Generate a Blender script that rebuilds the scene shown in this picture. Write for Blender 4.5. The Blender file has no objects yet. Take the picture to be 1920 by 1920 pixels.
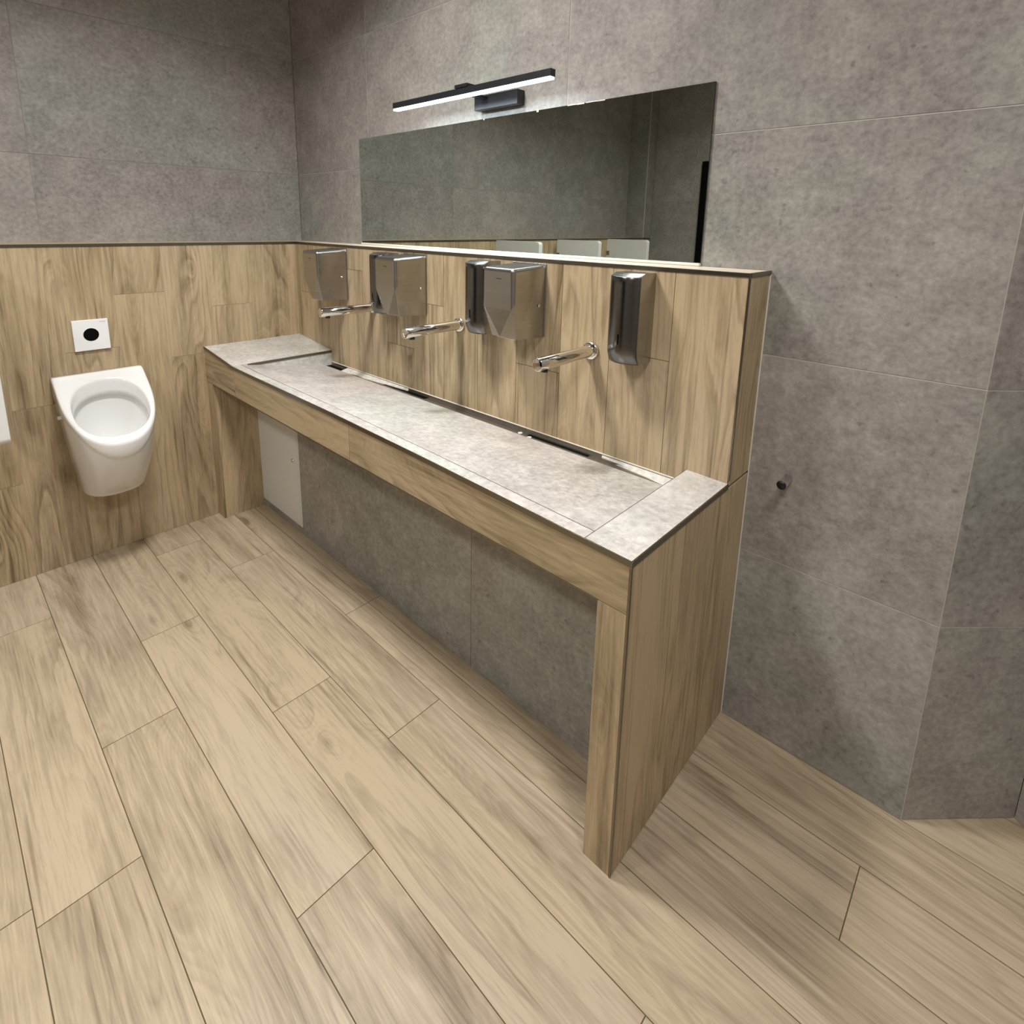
import bpy, bmesh, math, random
from mathutils import Vector, Matrix
random.seed(7)
C = bpy.context.scene.collection
S = bpy.context.scene

# ------------------------------------------------------------------ measured sizes (metres)
L, D, T = 2.423, 0.653, 0.1485        # counter end, counter depth, depth of the low wall behind it
HL = 1.414                            # height of both half-height ledges
XG = -0.205                           # upper left wall stands behind the lower one
YK = -0.44                            # recessed grey wall under the counter
ZJ = [0.0, 0.583, 1.183, 1.783, 2.383, 2.983]
YR = -3.75                            # rear wall
CEIL = 2.983
PW = 0.201                            # plank width
Y0 = -0.6044

def lerp_tab(tab, x):
    for (x0, z0), (x1, z1) in zip(tab, tab[1:]):
        if x <= x1:
            return z0 + (z1 - z0) * (x - x0) / (x1 - x0)
    return tab[-1][1]
ZT = [(0.0, 0.905), (0.36, 0.866), (1.2, 0.865), (1.75, 0.857), (L, 0.840)]
def zt(x): return lerp_tab(ZT, x)
def zb(x): return 0.727 - 0.014 * x / L

# ------------------------------------------------------------------ materials
def new_mat(name):
    m = bpy.data.materials.new(name); m.use_nodes = True
    nt = m.node_tree; b = nt.nodes['Principled BSDF']
    return m, nt, b

def nd(nt, typ, **kw):
    n = nt.nodes.new(typ)
    for k, v in kw.items():
        if k.startswith('i_'):
            key = k[2:]
            key = int(key) if key.isdigit() else key.replace('_', ' ')
            n.inputs[key].default_value = v
        else:
            setattr(n, k, v)
    return n

def math_(nt, op, a, b=None, c=None, clamp=False):
    n = nt.nodes.new('ShaderNodeMath'); n.operation = op; n.use_clamp = clamp
    for i, v in enumerate((a, b, c)):
        if v is None: continue
        if isinstance(v, (int, float)): n.inputs[i].default_value = v
        else: nt.links.new(v, n.inputs[i])
    return n.outputs[0]

def mixc(nt, fac, a, b, mode='MIX'):
    n = nt.nodes.new('ShaderNodeMix'); n.data_type = 'RGBA'; n.blend_type = mode
    for i, v in ((0, fac), (6, a), (7, b)):
        if isinstance(v, (int, float)): n.inputs[i].default_value = v
        elif isinstance(v, tuple): n.inputs[i].default_value = (*v, 1)
        else: nt.links.new(v, n.inputs[i])
    return n.outputs[2]

def smooth(nt, v, a, b, lo=0.0, hi=1.0):
    n = nt.nodes.new('ShaderNodeMapRange'); n.interpolation_type = 'SMOOTHSTEP'
    nt.links.new(v, n.inputs[0])
    for i, q in enumerate((a, b, lo, hi)): n.inputs[i + 1].default_value = q
    return n.outputs[0]

def uvcoords(nt):
    """u along the tile's length, v across it, w = random number of the tile; also two random numbers."""
    uv = nd(nt, 'ShaderNodeUVMap', uv_map='uv'); rn = nd(nt, 'ShaderNodeUVMap', uv_map='rnd')
    s1 = nd(nt, 'ShaderNodeSeparateXYZ'); s2 = nd(nt, 'ShaderNodeSeparateXYZ')
    nt.links.new(uv.outputs[0], s1.inputs[0]); nt.links.new(rn.outputs[0], s2.inputs[0])
    return s1.outputs[0], s1.outputs[1], s2.outputs[0], s2.outputs[1]

def comb(nt, x, y, z=0.0):
    n = nt.nodes.new('ShaderNodeCombineXYZ')
    for i, v in enumerate((x, y, z)):
        if isinstance(v, (int, float)): n.inputs[i].default_value = v
        else: nt.links.new(v, n.inputs[i])
    return n.outputs[0]

def noise(nt, vec, scale, detail=2.0, rough=0.5, dist=0.0):
    n = nd(nt, 'ShaderNodeTexNoise'); nt.links.new(vec, n.inputs['Vector'])
    n.inputs['Scale'].default_value = scale; n.inputs['Detail'].default_value = detail
    n.inputs['Roughness'].default_value = rough; n.inputs['Distortion'].default_value = dist
    return n.outputs[0]

def wood_mat(name, light=(0.56, 0.435, 0.285), dark=(0.32, 0.225, 0.13), tone=0.35, lines=0.55, rough=0.42):
    m, nt, b = new_mat(name)
    u, v, r1, r2 = uvcoords(nt)
    mul = lambda a, k: math_(nt, 'MULTIPLY', a, k)
    add = lambda a, k: math_(nt, 'ADD', a, k)
    w = mul(r1, 37.0)
    # knots: sparse cells
    vor = nd(nt, 'ShaderNodeTexVoronoi'); vor.inputs['Scale'].default_value = 1.15
    nt.links.new(comb(nt, mul(u, 1.7), mul(v, 5.0), w), vor.inputs['Vector'])
    kd = vor.outputs['Distance']
    knot = smooth(nt, kd, 0.13, 0.0)
    kwarp = math_(nt, 'POWER', math_(nt, 'SUBTRACT', 1.0, math_(nt, 'MINIMUM', mul(kd, 2.6), 1.0)), 2.0)
    # cathedral figure: level lines of a stretched noise
    base = noise(nt, comb(nt, mul(u, 0.50), mul(v, 5.0), w), 1.0, 1.0, 0.4, 0.15)
    jit = noise(nt, comb(nt, mul(u, 5.0), mul(v, 26.0), w), 1.0, 2.0, 0.5)
    fld = add(add(mul(base, 1.0), mul(kwarp, 0.13)), mul(jit, 0.045))
    saw = math_(nt, 'FRACT', mul(fld, 17.0))
    line = math_(nt, 'MULTIPLY', math_(nt, 'POWER', saw, 2.4), smooth(nt, saw, 1.0, 0.80))
    saw2 = math_(nt, 'FRACT', mul(fld, 58.0))
    fine = math_(nt, 'MULTIPLY', math_(nt, 'POWER', saw2, 1.6), smooth(nt, saw2, 1.0, 0.72))
    mask = smooth(nt, noise(nt, comb(nt, mul(u, 1.3), mul(v, 6.0), add(w, 9.0)), 1.0, 2.0), 0.36, 0.62)
    fib = noise(nt, comb(nt, mul(u, 7.0), mul(v, 170.0), w), 1.0, 4.0, 0.7)
    fib2 = noise(nt, comb(nt, mul(u, 3.0), mul(v, 70.0), w), 1.0, 3.0, 0.6)
    blot = noise(nt, comb(nt, mul(u, 2.4), mul(v, 9.0), add(w, 3.0)), 1.0, 5.0, 0.6, 0.2)
    streak = smooth(nt, noise(nt, comb(nt, mul(u, 0.8), mul(v, 17.0), add(w, 5.0)), 1.0, 3.0, 0.55, 0.3), 0.52, 0.74)
    f = add(mul(math_(nt, 'MULTIPLY', line, add(mul(mask, 0.85), 0.15)), lines * 0.62), mul(fine, 0.20))
    f = add(f, mul(smooth(nt, blot, 0.38, 0.72), 0.30))
    f = add(f, mul(streak, 0.38))
    f = add(f, mul(math_(nt, 'SUBTRACT', fib2, 0.5), 0.85))
    f = add(f, mul(math_(nt, 'SUBTRACT', fib, 0.5), 0.95))
    hair = smooth(nt, noise(nt, comb(nt, mul(u, 1.1), mul(v, 62.0), add(w, 15.0)), 1.0, 2.0, 0.5, 0.2), 0.63, 0.72)
    f = add(f, mul(hair, 0.35))
    f = add(f, mul(knot, 0.55))
    f = add(f, mul(math_(nt, 'SUBTRACT', r2, 0.5), tone))
    f = math_(nt, 'MINIMUM', math_(nt, 'MAXIMUM', f, 0.0), 1.15)
    col = mixc(nt, f, light, dark)
    # slow hue drift: greyer / pinker patches
    hue = noise(nt, comb(nt, mul(u, 1.0), mul(v, 3.0), add(w, 11.0)), 1.0, 1.0)
    col = mixc(nt, smooth(nt, hue, 0.45, 0.7, 0.0, 0.35), col, mixc(nt, 1.0, col, (0.98, 0.98, 1.12), 'MULTIPLY'))
    nt.links.new(col, b.inputs['Base Color'])
    b.inputs['Roughness'].default_value = rough
    b.inputs['Specular IOR Level'].default_value = 0.4
    bp = nd(nt, 'ShaderNodeBump'); bp.inputs['Strength'].default_value = 0.12; bp.inputs['Distance'].default_value = 0.001
    nt.links.new(math_(nt, 'SUBTRACT', fib2, f), bp.inputs['Height']); nt.links.new(bp.outputs[0], b.inputs['Normal'])
    return m

def stone_mat(name, lo=(0.155, 0.138, 0.118), hi=(0.285, 0.262, 0.232), rough=0.5, spec=0.4, speck=0.5):
    m, nt, b = new_mat(name)
    u, v, r1, r2 = uvcoords(nt)
    mul = lambda a, k: math_(nt, 'MULTIPLY', a, k)
    add = lambda a, k: math_(nt, 'ADD', a, k)
    P = comb(nt, u, v, mul(r1, 23.0))
    big = noise(nt, P, 2.2, 3.0, 0.55, 0.6)
    mid = noise(nt, P, 9.0, 6.0, 0.65, 0.5)
    fin = noise(nt, P, 60.0, 4.0, 0.7)
    wv = noise(nt, comb(nt, mul(u, 50.0), mul(v, 9.0), mul(r1, 5.0)), 1.0, 3.0, 0.6)
    pit = smooth(nt, noise(nt, P, 38.0, 2.0, 0.5), 0.67, 0.76)
    worn = smooth(nt, mid, 0.40, 0.66)
    f = add(mul(worn, 0.27), mul(smooth(nt, big, 0.3, 0.7), 0.24))
    f = add(f, mul(math_(nt, 'SUBTRACT', fin, 0.5), 3.2 * speck))
    f = add(f, mul(math_(nt, 'SUBTRACT', wv, 0.5), 0.45 * speck))
    f = add(f, mul(math_(nt, 'SUBTRACT', r2, 0.5), 0.14)); f = add(f, 0.17)
    f = math_(nt, 'SUBTRACT', f, mul(pit, 0.35))
    f = math_(nt, 'MINIMUM', math_(nt, 'MAXIMUM', f, -0.15), 1.2)
    col = mixc(nt, 0.0, lo, hi); n = col.node
    n.clamp_factor = False; nt.links.new(f, n.inputs[0])
    hue = noise(nt, P, 1.6, 2.0)
    col = mixc(nt, smooth(nt, hue, 0.42, 0.68, 0.0, 1.0), mixc(nt, 1.0, col, (1.03, 0.985, 0.98), 'MULTIPLY'), mixc(nt, 1.0, col, (0.96, 1.0, 0.97), 'MULTIPLY'))
    nt.links.new(col, b.inputs['Base Color'])
    b.inputs['Roughness'].default_value = rough; b.inputs['Specular IOR Level'].default_value = spec
    bp = nd(nt, 'ShaderNodeBump'); bp.inputs['Strength'].default_value = 0.15; bp.inputs['Distance'].default_value = 0.001
    nt.links.new(fin, bp.inputs['Height']); nt.links.new(bp.outputs[0], b.inputs['Normal'])
    return m

def plain(name, col, rough=0.5, metal=0.0, spec=0.5, noise_amt=0.04, scale=40.0, coat=0.0):
    m, nt, b = new_mat(name)
    tc = nd(nt, 'ShaderNodeTexCoord')
    n = noise(nt, tc.outputs['Object'], scale, 3.0)
    k = math_(nt, 'ADD', math_(nt, 'MULTIPLY', math_(nt, 'SUBTRACT', n, 0.5), noise_amt * 2), 1.0)
    hsv = nd(nt, 'ShaderNodeHueSaturation'); hsv.inputs['Color'].default_value = (*col, 1)
    nt.links.new(k, hsv.inputs['Value']); nt.links.new(hsv.outputs[0], b.inputs['Base Color'])
    b.inputs['Roughness'].default_value = rough; b.inputs['Metallic'].default_value = metal
    b.inputs['Specular IOR Level'].default_value = spec
    if coat: b.inputs['Coat Weight'].default_value = coat; b.inputs['Coat Roughness'].default_value = 0.05
    return m

def brushed(name, col, rough=0.22):
    m, nt, b = new_mat(name)
    tc = nd(nt, 'ShaderNodeTexCoord'); mp = nd(nt, 'ShaderNodeMapping')
    mp.inputs['Scale'].default_value = (4, 4, 120)
    nt.links.new(tc.outputs['Object'], mp.inputs[0])
    n = noise(nt, mp.outputs[0], 1.0, 2.0, 0.5)
    nt.links.new(math_(nt, 'ADD', math_(nt, 'MULTIPLY', n, 0.05), rough), b.inputs['Roughness'])
    hsv = nd(nt, 'ShaderNodeHueSaturation'); hsv.inputs['Color'].default_value = (*col, 1)
    nt.links.new(math_(nt, 'ADD', math_(nt, 'MULTIPLY', n, 0.16), 0.92), hsv.inputs['Value'])
    nt.links.new(hsv.outputs[0], b.inputs['Base Color']); b.inputs['Metallic'].default_value = 1.0
    return m

def emit(name, col, strength):
    m, nt, b = new_mat(name)
    b.inputs['Base Color'].default_value = (0.8, 0.8, 0.8, 1)
    b.inputs['Emission Color'].default_value = (*col, 1); b.inputs['Emission Strength'].default_value = strength
    return m

M = dict(
    floor=wood_mat('oak_floor_tile', (0.455, 0.368, 0.255), (0.185, 0.138, 0.086), tone=0.22, lines=0.75, rough=0.40),
    wood=wood_mat('oak_wall_tile', (0.485, 0.378, 0.235), (0.165, 0.115, 0.060), tone=0.28, lines=1.1, rough=0.42),
    stone=stone_mat('grey_stone_tile', (0.205, 0.195, 0.180), (0.415, 0.398, 0.372)),
    top=stone_mat('grey_counter_tile', (0.37, 0.36, 0.34), (0.72, 0.705, 0.675), rough=0.30, spec=0.5, speck=0.5),
    grout_floor=plain('floor_grout', (0.11, 0.085, 0.05), 0.95, spec=0.05),
    grout_wood=plain('tan_grout', (0.42, 0.34, 0.24), 0.9),
    grout_grey=plain('pale_grey_grout', (0.50, 0.47, 0.43), 0.9),
    steel=brushed('brushed_steel', (0.43, 0.42, 0.40), 0.24),
    steel_dark=brushed('smooth_dark_steel', (0.17, 0.165, 0.16), 0.19),
    profile=plain('edge_profile_steel', (0.22, 0.20, 0.16), 0.30, 1.0),
    chrome=plain('chrome', (0.78, 0.76, 0.73), 0.06, 1.0, noise_amt=0.01),
    black=plain('black_metal', (0.012, 0.013, 0.016), 0.4),
    blackp=plain('black_plastic', (0.006, 0.006, 0.006), 0.35),
    bwin=plain('black_sensor_window', (0.0015, 0.0015, 0.0015), 0.6, spec=0.1),
    ceramic=plain('white_ceramic', (0.80, 0.80, 0.79), 0.12, coat=0.6, noise_amt=0.01),
    white=plain('white_enamel', (0.72, 0.72, 0.70), 0.35, noise_amt=0.01),
    plate=plain('white_plastic', (0.84, 0.85, 0.86), 0.22, noise_amt=0.01),
    screen=plain('white_partition', (0.74, 0.75, 0.74), 0.3, noise_amt=0.01),
    silicone=plain('white_silicone', (0.70, 0.68, 0.62), 0.5),
    ceil=plain('ceiling_paint', (0.50, 0.49, 0.47), 0.9),
    greymark=plain('grey_print', (0.42, 0.43, 0.44), 0.5),
    joint=plain('dark_joint', (0.10, 0.09, 0.08), 0.8, spec=0.1),
    channel=plain('dull_channel_steel', (0.33, 0.30, 0.26), 0.34, 0.9, noise_amt=0.15),
    pale_patch=plain('whitish_mottle', (0.60, 0.58, 0.53), 0.45, noise_amt=0.45, scale=55.0),
    grout_dim=plain('mid_grey_grout', (0.30, 0.28, 0.25), 0.9, spec=0.1),
    dark=plain('dark_void', (0.02, 0.018, 0.015), 0.7),
)
def mirror_mat():
    m, nt, b = new_mat('mirror_glass')
    tc = nd(nt, 'ShaderNodeTexCoord')
    n = noise(nt, tc.outputs['Object'], 3.0, 2.0)
    b.inputs['Base Color'].default_value = (0.68, 0.73, 0.69, 1); b.inputs['Metallic'].default_value = 1
    nt.links.new(math_(nt, 'MULTIPLY', n, 0.015), b.inputs['Roughness'])
    return m
M['mirror'] = mirror_mat()
M['led'] = emit('led_diffuser', (0.78, 0.90, 1.0), 7.0)
M['panel'] = emit('ceiling_diffuser', (1.0, 0.95, 0.87), 6.0)

# ------------------------------------------------------------------ object helpers
def mesh_obj(name, bm, mats, parent=None, smooth=False):
    me = bpy.data.meshes.new(name); bm.normal_update(); bm.to_mesh(me); bm.free()
    for m in (mats if isinstance(mats, (list, tuple)) else [mats]): me.materials.append(m)
    o = bpy.data.objects.new(name, me); C.objects.link(o)
    if parent is not None: o.parent = parent
    if smooth:
        for p in me.polygons: p.use_smooth = True
    return o

def tag(o, label=None, cat=None, group=None, kind=None):
    if label: o['label'] = label
    if cat: o['category'] = cat
    if group: o['group'] = group
    if kind: o['kind'] = kind
    return o

def thing(name, label, cat, loc=(0, 0, 0), group=None):
    o = bpy.data.objects.new(name, None); C.objects.link(o); o.location = loc
    o.empty_display_size = 0.05
    return tag(o, label, cat, group)

def box(bm, x0, x1, y0, y1, z0, z1, mi=0, bev=0.0):
    tmp = bmesh.new()
    vs = [tmp.verts.new((x, y, z)) for x in (x0, x1) for y in (y0, y1) for z in (z0, z1)]
    for idx in ((0, 1, 3, 2), (4, 6, 7, 5), (0, 4, 5, 1), (2, 3, 7, 6), (0, 2, 6, 4), (1, 5, 7, 3)):
        tmp.faces.new([vs[i] for i in idx])
    if bev: bmesh.ops.bevel(tmp, geom=tmp.edges[:], offset=bev, segments=3, profile=0.5, affect='EDGES')
    bmesh.ops.recalc_face_normals(tmp, faces=tmp.faces[:])
    merge(bm, tmp, mi)

def merge(bm, tmp, mi=0):
    mp = {}
    for v in tmp.verts: mp[v] = bm.verts.new(v.co)
    for f in tmp.faces:
        try:
            nf = bm.faces.new([mp[v] for v in f.verts]); nf.material_index = mi; nf.smooth = f.smooth
        except ValueError: pass
    tmp.free()

def hexa(bm, P, mi=0):
    """P: 8 points, bottom ring 0-3 then top ring 4-7."""
    vs = [bm.verts.new(p) for p in P]
    fs = []
    for idx in ((3, 2, 1, 0), (4, 5, 6, 7), (0, 1, 5, 4), (1, 2, 6, 5), (2, 3, 7, 6), (3, 0, 4, 7)):
        f = bm.faces.new([vs[i] for i in idx]); f.material_index = mi; fs.append(f)
    bmesh.ops.recalc_face_normals(bm, faces=fs)

def cyl(bm, p0, p1, r0, r1=None, seg=32, caps=True, mi=0, smooth=True):
    p0, p1 = Vector(p0), Vector(p1); r1 = r0 if r1 is None else r1
    d = (p1 - p0).normalized(); a = d.orthogonal().normalized(); b = d.cross(a)
    ring = []
    for p, r in ((p0, r0), (p1, r1)):
        ring.append([bm.verts.new(p + (a * math.cos(t) + b * math.sin(t)) * r) for t in [2 * math.pi * i / seg for i in range(seg)]])
    for i in range(seg):
        j = (i + 1) % seg
        f = bm.faces.new((ring[0][i], ring[0][j], ring[1][j], ring[1][i])); f.smooth = smooth; f.material_index = mi
    if caps:
        f = bm.faces.new(ring[0][::-1]); f.material_index = mi
        f = bm.faces.new(ring[1]); f.material_index = mi

def lathe(bm, p0, axis, prof, seg=40):
    """prof: list of (distance along the axis, radius)."""
    p0 = Vector(p0); d = Vector(axis).normalized(); a = d.orthogonal().normalized(); b = d.cross(a)
    rings = []
    for t, r in prof:
        if r < 1e-6: rings.append([bm.verts.new(p0 + d * t)])
        else: rings.append([bm.verts.new(p0 + d * t + (a * math.cos(q) + b * math.sin(q)) * r) for q in [2 * math.pi * i / seg for i in range(seg)]])
    for A, B in zip(rings, rings[1:]):
        for i in range(seg):
            j = (i + 1) % seg
            q = [A[0]] if len(A) == 1 else [A[i], A[j]]
            q += [B[0]] if len(B) == 1 else [B[j], B[i]]
            if len(q) > 2: bm.faces.new(q).smooth = True

def tiles(name, O, A, B, rects, mats, gap=0.003, grain='a', parent=None, thick=0.008, back=None):
    """A tiled surface. O + a*A + b*B; rects (a0,a1,b0,b1) are the tiles; grout shows in the gaps.
    mats = (tile, grout). The tile faces lie in the plane O,A,B; grout 1.2 mm behind."""
    O, A, B = Vector(O), Vector(A).normalized(), Vector(B).normalized(); N = A.cross(B).normalized()
    bm = bmesh.new(); uv = bm.loops.layers.uv.new('uv'); rn = bm.loops.layers.uv.new('rnd')
    def P(a, b, h=0.0): return O + A * a + B * b + N * h
    g = gap / 2
    for (a0, a1, b0, b1) in rects:
        r = (random.random(), random.random()); off = (random.uniform(0, 60), random.uniform(0, 60))
        ca0, ca1, cb0, cb1 = a0 + g, a1 - g, b0 + g, b1 - g
        top = [bm.verts.new(P(a, b)) for a, b in ((ca0, cb0), (ca1, cb0), (ca1, cb1), (ca0, cb1))]
        bot = [bm.verts.new(P(a, b, -thick)) for a, b in ((ca0, cb0), (ca1, cb0), (ca1, cb1), (ca0, cb1))]
        fs = [bm.faces.new(top)] + [bm.faces.new((bot[i], bot[(i + 1) % 4], top[(i + 1) % 4], top[i])) for i in range(4)]
        for f in fs:
            for lp in f.loops:
                q = lp.vert.co - O; a, b = q.dot(A), q.dot(B)
                if grain == 'a': lp[uv].uv = (a + off[0], b + off[1])
                else: lp[uv].uv = (b + off[0], a + off[1])
                lp[rn].uv = r
    if back is None:
        back = (min(r[0] for r in rects), max(r[1] for r in rects), min(r[2] for r in rects), max(r[3] for r in rects))
    a0, a1, b0, b1 = back
    h0, h1 = -0.0012, -max(thick, 0.008) - 0.004
    vs = [bm.verts.new(P(a, b, h)) for h in (h1, h0) for a, b in ((a0, b0), (a1, b0), (a1, b1), (a0, b1))]
    for idx in ((3, 2, 1, 0), (4, 5, 6, 7), (0, 1, 5, 4), (1, 2, 6, 5), (2, 3, 7, 6), (3, 0, 4, 7)):
        f = bm.faces.new([vs[i] for i in idx]); f.material_index = 1
    return mesh_obj(name, bm, list(mats), parent)

def uv_box(o, grain):
    """uv/rnd layers for a plain solid, so that tile materials work on it; grain = world axis of the wood's length."""
    me = o.data
    uv = me.uv_layers.new(name='uv'); rn = me.uv_layers.new(name='rnd')
    off = (random.uniform(0, 60), random.uniform(0, 60)); r = (random.random(), random.random())
    for p in me.polygons:
        n = [abs(c) for c in p.normal]; k = n.index(max(n))
        others = [i for i in range(3) if i != grain]
        for li in p.loop_indices:
            co = me.vertices[me.loops[li].vertex_index].co
            if k == grain: u, v = co[others[0]], co[others[1]]
            else:
                cr = [i for i in others if i != k][0]; u, v = co[grain], co[cr]
            uv.data[li].uv = (u + off[0], v + off[1]); rn.data[li].uv = r
    return o

def struct(o): o['kind'] = 'structure'; return o
WD = (M['wood'], M['grout_wood']); ST = (M['stone'], M['grout_grey'])

# ------------------------------------------------------------------ floor
rows = []
joints = {1: 1.169, 2: 2.851, 0: 1.740, -1: 1.404, -2: 1.964, -3: 1.169, -4: 1.573, -5: 1.52, 3: 2.05, 4: 1.30}
for k in range(-17, 6):
    b1 = Y0 + k * PW + (PW if k > 0 else 0); b0 = b1 - PW
    # row k spans Y0+(k-1)*PW .. Y0+k*PW for k>=1 and Y0+(k-1).. for k<=0
    b0, b1 = (Y0 + (k - 1) * PW, Y0 + k * PW)
    j = joints.get(k, None)
    if j is None: j = random.uniform(0, 1.2)
    x = j - 1.2 * math.ceil((j + 0.25) / 1.2)
    while x < 4.2:
        rows.append((max(x, -0.21), min(x + 1.2, 4.2), b0, b1)); x += 1.2
rows = [r for r in rows if r[1] - r[0] > 0.02]
cut = [r for r in rows if abs(r[2] - Y0) < 0.001 and r[0] < 2.3]      # one course is made of two narrow strips beneath the counter
for r in cut:
    rows.remove(r); rows += [(r[0], r[1], r[2], -0.500), (r[0], r[1], -0.500, r[3])]
struct(tiles('floor', (0, 0, 0), (1, 0, 0), (0, 1, 0), rows, (M['floor'], M['grout_floor']), gap=0.0024, grain='a'))

# ------------------------------------------------------------------ grey walls
cols = [-0.205, 0.513, 1.708, 2.905]
rects = [(a0, a1, ZJ[i], ZJ[i + 1]) for i in range(5) for a0, a1 in zip(cols, cols[1:])]
struct(tiles('wall_back', (0, 0, 0), (1, 0, 0), (0, 0, 1), rects, ST, gap=0.0035, grain='a'))
# upper left wall, set back behind the ledge (plane x = XG, facing +x)
ys = [0.0, -1.197, -2.394, -3.6]
rects = []
for i in range(2, 5):
    z0 = max(ZJ[i], 1.40)
    if i == 2: z0 = 1.39
    for ya, yb in zip(ys, ys[1:]): rects.append((-ya, -yb, z0, ZJ[i + 1]))
# A = -y, B = z gives normal -y x z = -x ; mirror the order to face +x
rects = [(-b, -a, c, d) for a, b, c, d in rects]
struct(tiles('wall_left', (XG, 0, 0), (0, 1, 0), (0, 0, 1), rects, (M['stone'], M['grout_dim']), gap=0.0025, grain='a'))
# lower left boxed-out wall, wood planks standing upright (plane x = 0)
jt = {(-0.2, 0): 0.60, (-0.4, -0.2): 0.30, (-0.6, -0.4): 1.102, (-0.8, -0.6): 0.872, (-1.0, -0.8): 1.190,
      (-1.2, -1.0): 0.955, (-1.4, -1.2): 0.742, (-1.6, -1.4): 0.424}
rects = []; y = 0.0
while y > YR + 0.01:
    y2 = max(y - 0.2, YR); key = (round(y2, 1), round(y, 1) if y else 0)
    j = jt.get(key, random.choice([0.35, 0.6, 0.85, 1.1]))
    rects += [(y2, y, 0.0, j), (y2, y, j, HL - 0.010)]; y = y2
struct(tiles('wall_left_lower', (0, 0, 0), (0, 1, 0), (0, 0, 1), rects, WD, gap=0.0026, grain='b'))
bm = bmesh.new(); box(bm, XG, -0.004, YR, 0, HL - 0.010, HL)
led = struct(uv_box(mesh_obj('trim_1', bm, M['wood']), 1))
bm = bmesh.new(); box(bm, -0.004, 0.0035, YR, -T, HL - 0.011, HL + 0.001, bev=0.0008)
struct(mesh_obj('trim_2', bm, M['profile']))
# rear wall with its projecting pier, and the black door
rects = [(-a1, -a0, z0, z1) for a0, a1 in ((0.0, 1.2), (1.2, 2.4), (2.4, 3.6), (3.6, 4.2)) for z0, z1 in zip(ZJ, ZJ[1:])]
struct(tiles('wall_rear', (0, YR, 0), (-1, 0, 0), (0, 0, 1), rects, (M['stone'], M['grout_dim']), gap=0.0025))
bm = bmesh.new(); box(bm, XG, 0.0, YR, -3.6, HL, CEIL, bev=0.001)
struct(uv_box(mesh_obj('wall_rear_pier', bm, M['stone']), 2))
bm = bmesh.new(); box(bm, 0.512, 1.47, YR + 0.001, YR + 0.03, 0, 2.145, bev=0.003)
dr = struct(mesh_obj('door_1', bm, M['bwin']))
bm = bmesh.new(); cyl(bm, (1.40, YR + 0.03, 1.05), (1.40, YR + 0.08, 1.05), 0.010); cyl(bm, (1.40, YR + 0.075, 1.05), (1.28, YR + 0.075, 1.05), 0.009)
mesh_obj('door_handle', bm, M['steel'], dr)
bm = bmesh.new(); box(bm, -0.003, 0.004, -3.603, -3.596, HL + 0.002, CEIL - 0.001)  # pale strip standing in for the highlight on the pier's edge
struct(mesh_obj('pier_edge_highlight', bm, M['grout_grey']))
# ceiling
bm = bmesh.new(); box(bm, XG, 4.3, YR, 0.6, CEIL, CEIL + 0.05)
struct(mesh_obj('ceiling', bm, M['ceil']))
# angled wall to the right of the mirror wall, then the next one
s = 0.7071
def ang_rects(n): return [(0.0, n, z0, z1) for z0, z1 in zip(ZJ, ZJ[1:])]
struct(tiles('wall_back_angled', (2.905, 0, 0), (s, s, 0), (0, 0, 1), ang_rects(0.308), ST, gap=0.0035))
struct(tiles('wall_right_angled', (2.905 + 0.308 * s, 0.308 * s, 0), (0.78, -0.626, 0), (0, 0, 1), ang_rects(1.0), ST, gap=0.0035))
bm = bmesh.new(); x0 = 3.903
struct(tiles('wall_right', (x0, -0.41, 0), (0, -1, 0), (0, 0, 1), [(a, b, z0, z1) for a, b in ((0, 1.2), (1.2, 2.4), (2.4, 3.35)) for z0, z1 in zip(ZJ, ZJ[1:])], ST, gap=0.0035))
bm.free()

# ------------------------------------------------------------------ low wooden wall behind the counter
jx = [(2.222, L - 0.003, None), (2.022, 2.222, 1.149), (1.832, 2.022, 0.45), (1.636, 1.832, 1.037), (1.437, 1.636, 0.5), (1.238, 1.437, 0.62),
      (1.040, 1.238, 1.197), (0.848, 1.040, 0.99), (0.655, 0.848, 0.55), (0.45, 0.655, 1.30), (0.25, 0.45, 0.5), (0.05, 0.25, 1.15), (0.0, 0.05, None)]
rects = []
for a0, a1, j in jx:
    z0 = 0.74
    if j is None or j < z0 + 0.02: rects.append((a0, a1, z0, HL - 0.010))
    else: rects += [(a0, a1, z0, j), (a0, a1, j, HL - 0.010)]
struct(tiles('wall_back_lower', (0, -T, 0), (1, 0, 0), (0, 0, 1), rects, (M['wood'], M['grout_floor']), gap=0.0018, grain='b', thick=0.006))
# its end face (x = L), two stacked panels
struct(tiles('wall_back_lower_end', (L, 0, 0), (0, 1, 0), (0, 0, 1), [(-T + 0.004, 0, 0.834, HL - 0.010)], WD, gap=0.002, grain='b'))
# ledge top
rects = [(a0, a1, -T + 0.004, 0.0) for a0, a1 in ((0.0, 0.40), (0.40, 1.60), (1.60, L - 0.004))]
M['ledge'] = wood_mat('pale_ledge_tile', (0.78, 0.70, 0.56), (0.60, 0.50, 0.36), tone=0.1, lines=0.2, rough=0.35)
struct(tiles('trim_3', (0, 0, HL), (1, 0, 0), (0, 1, 0), rects, (M['ledge'], M['grout_wood']), gap=0.002, thick=0.008))
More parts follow.
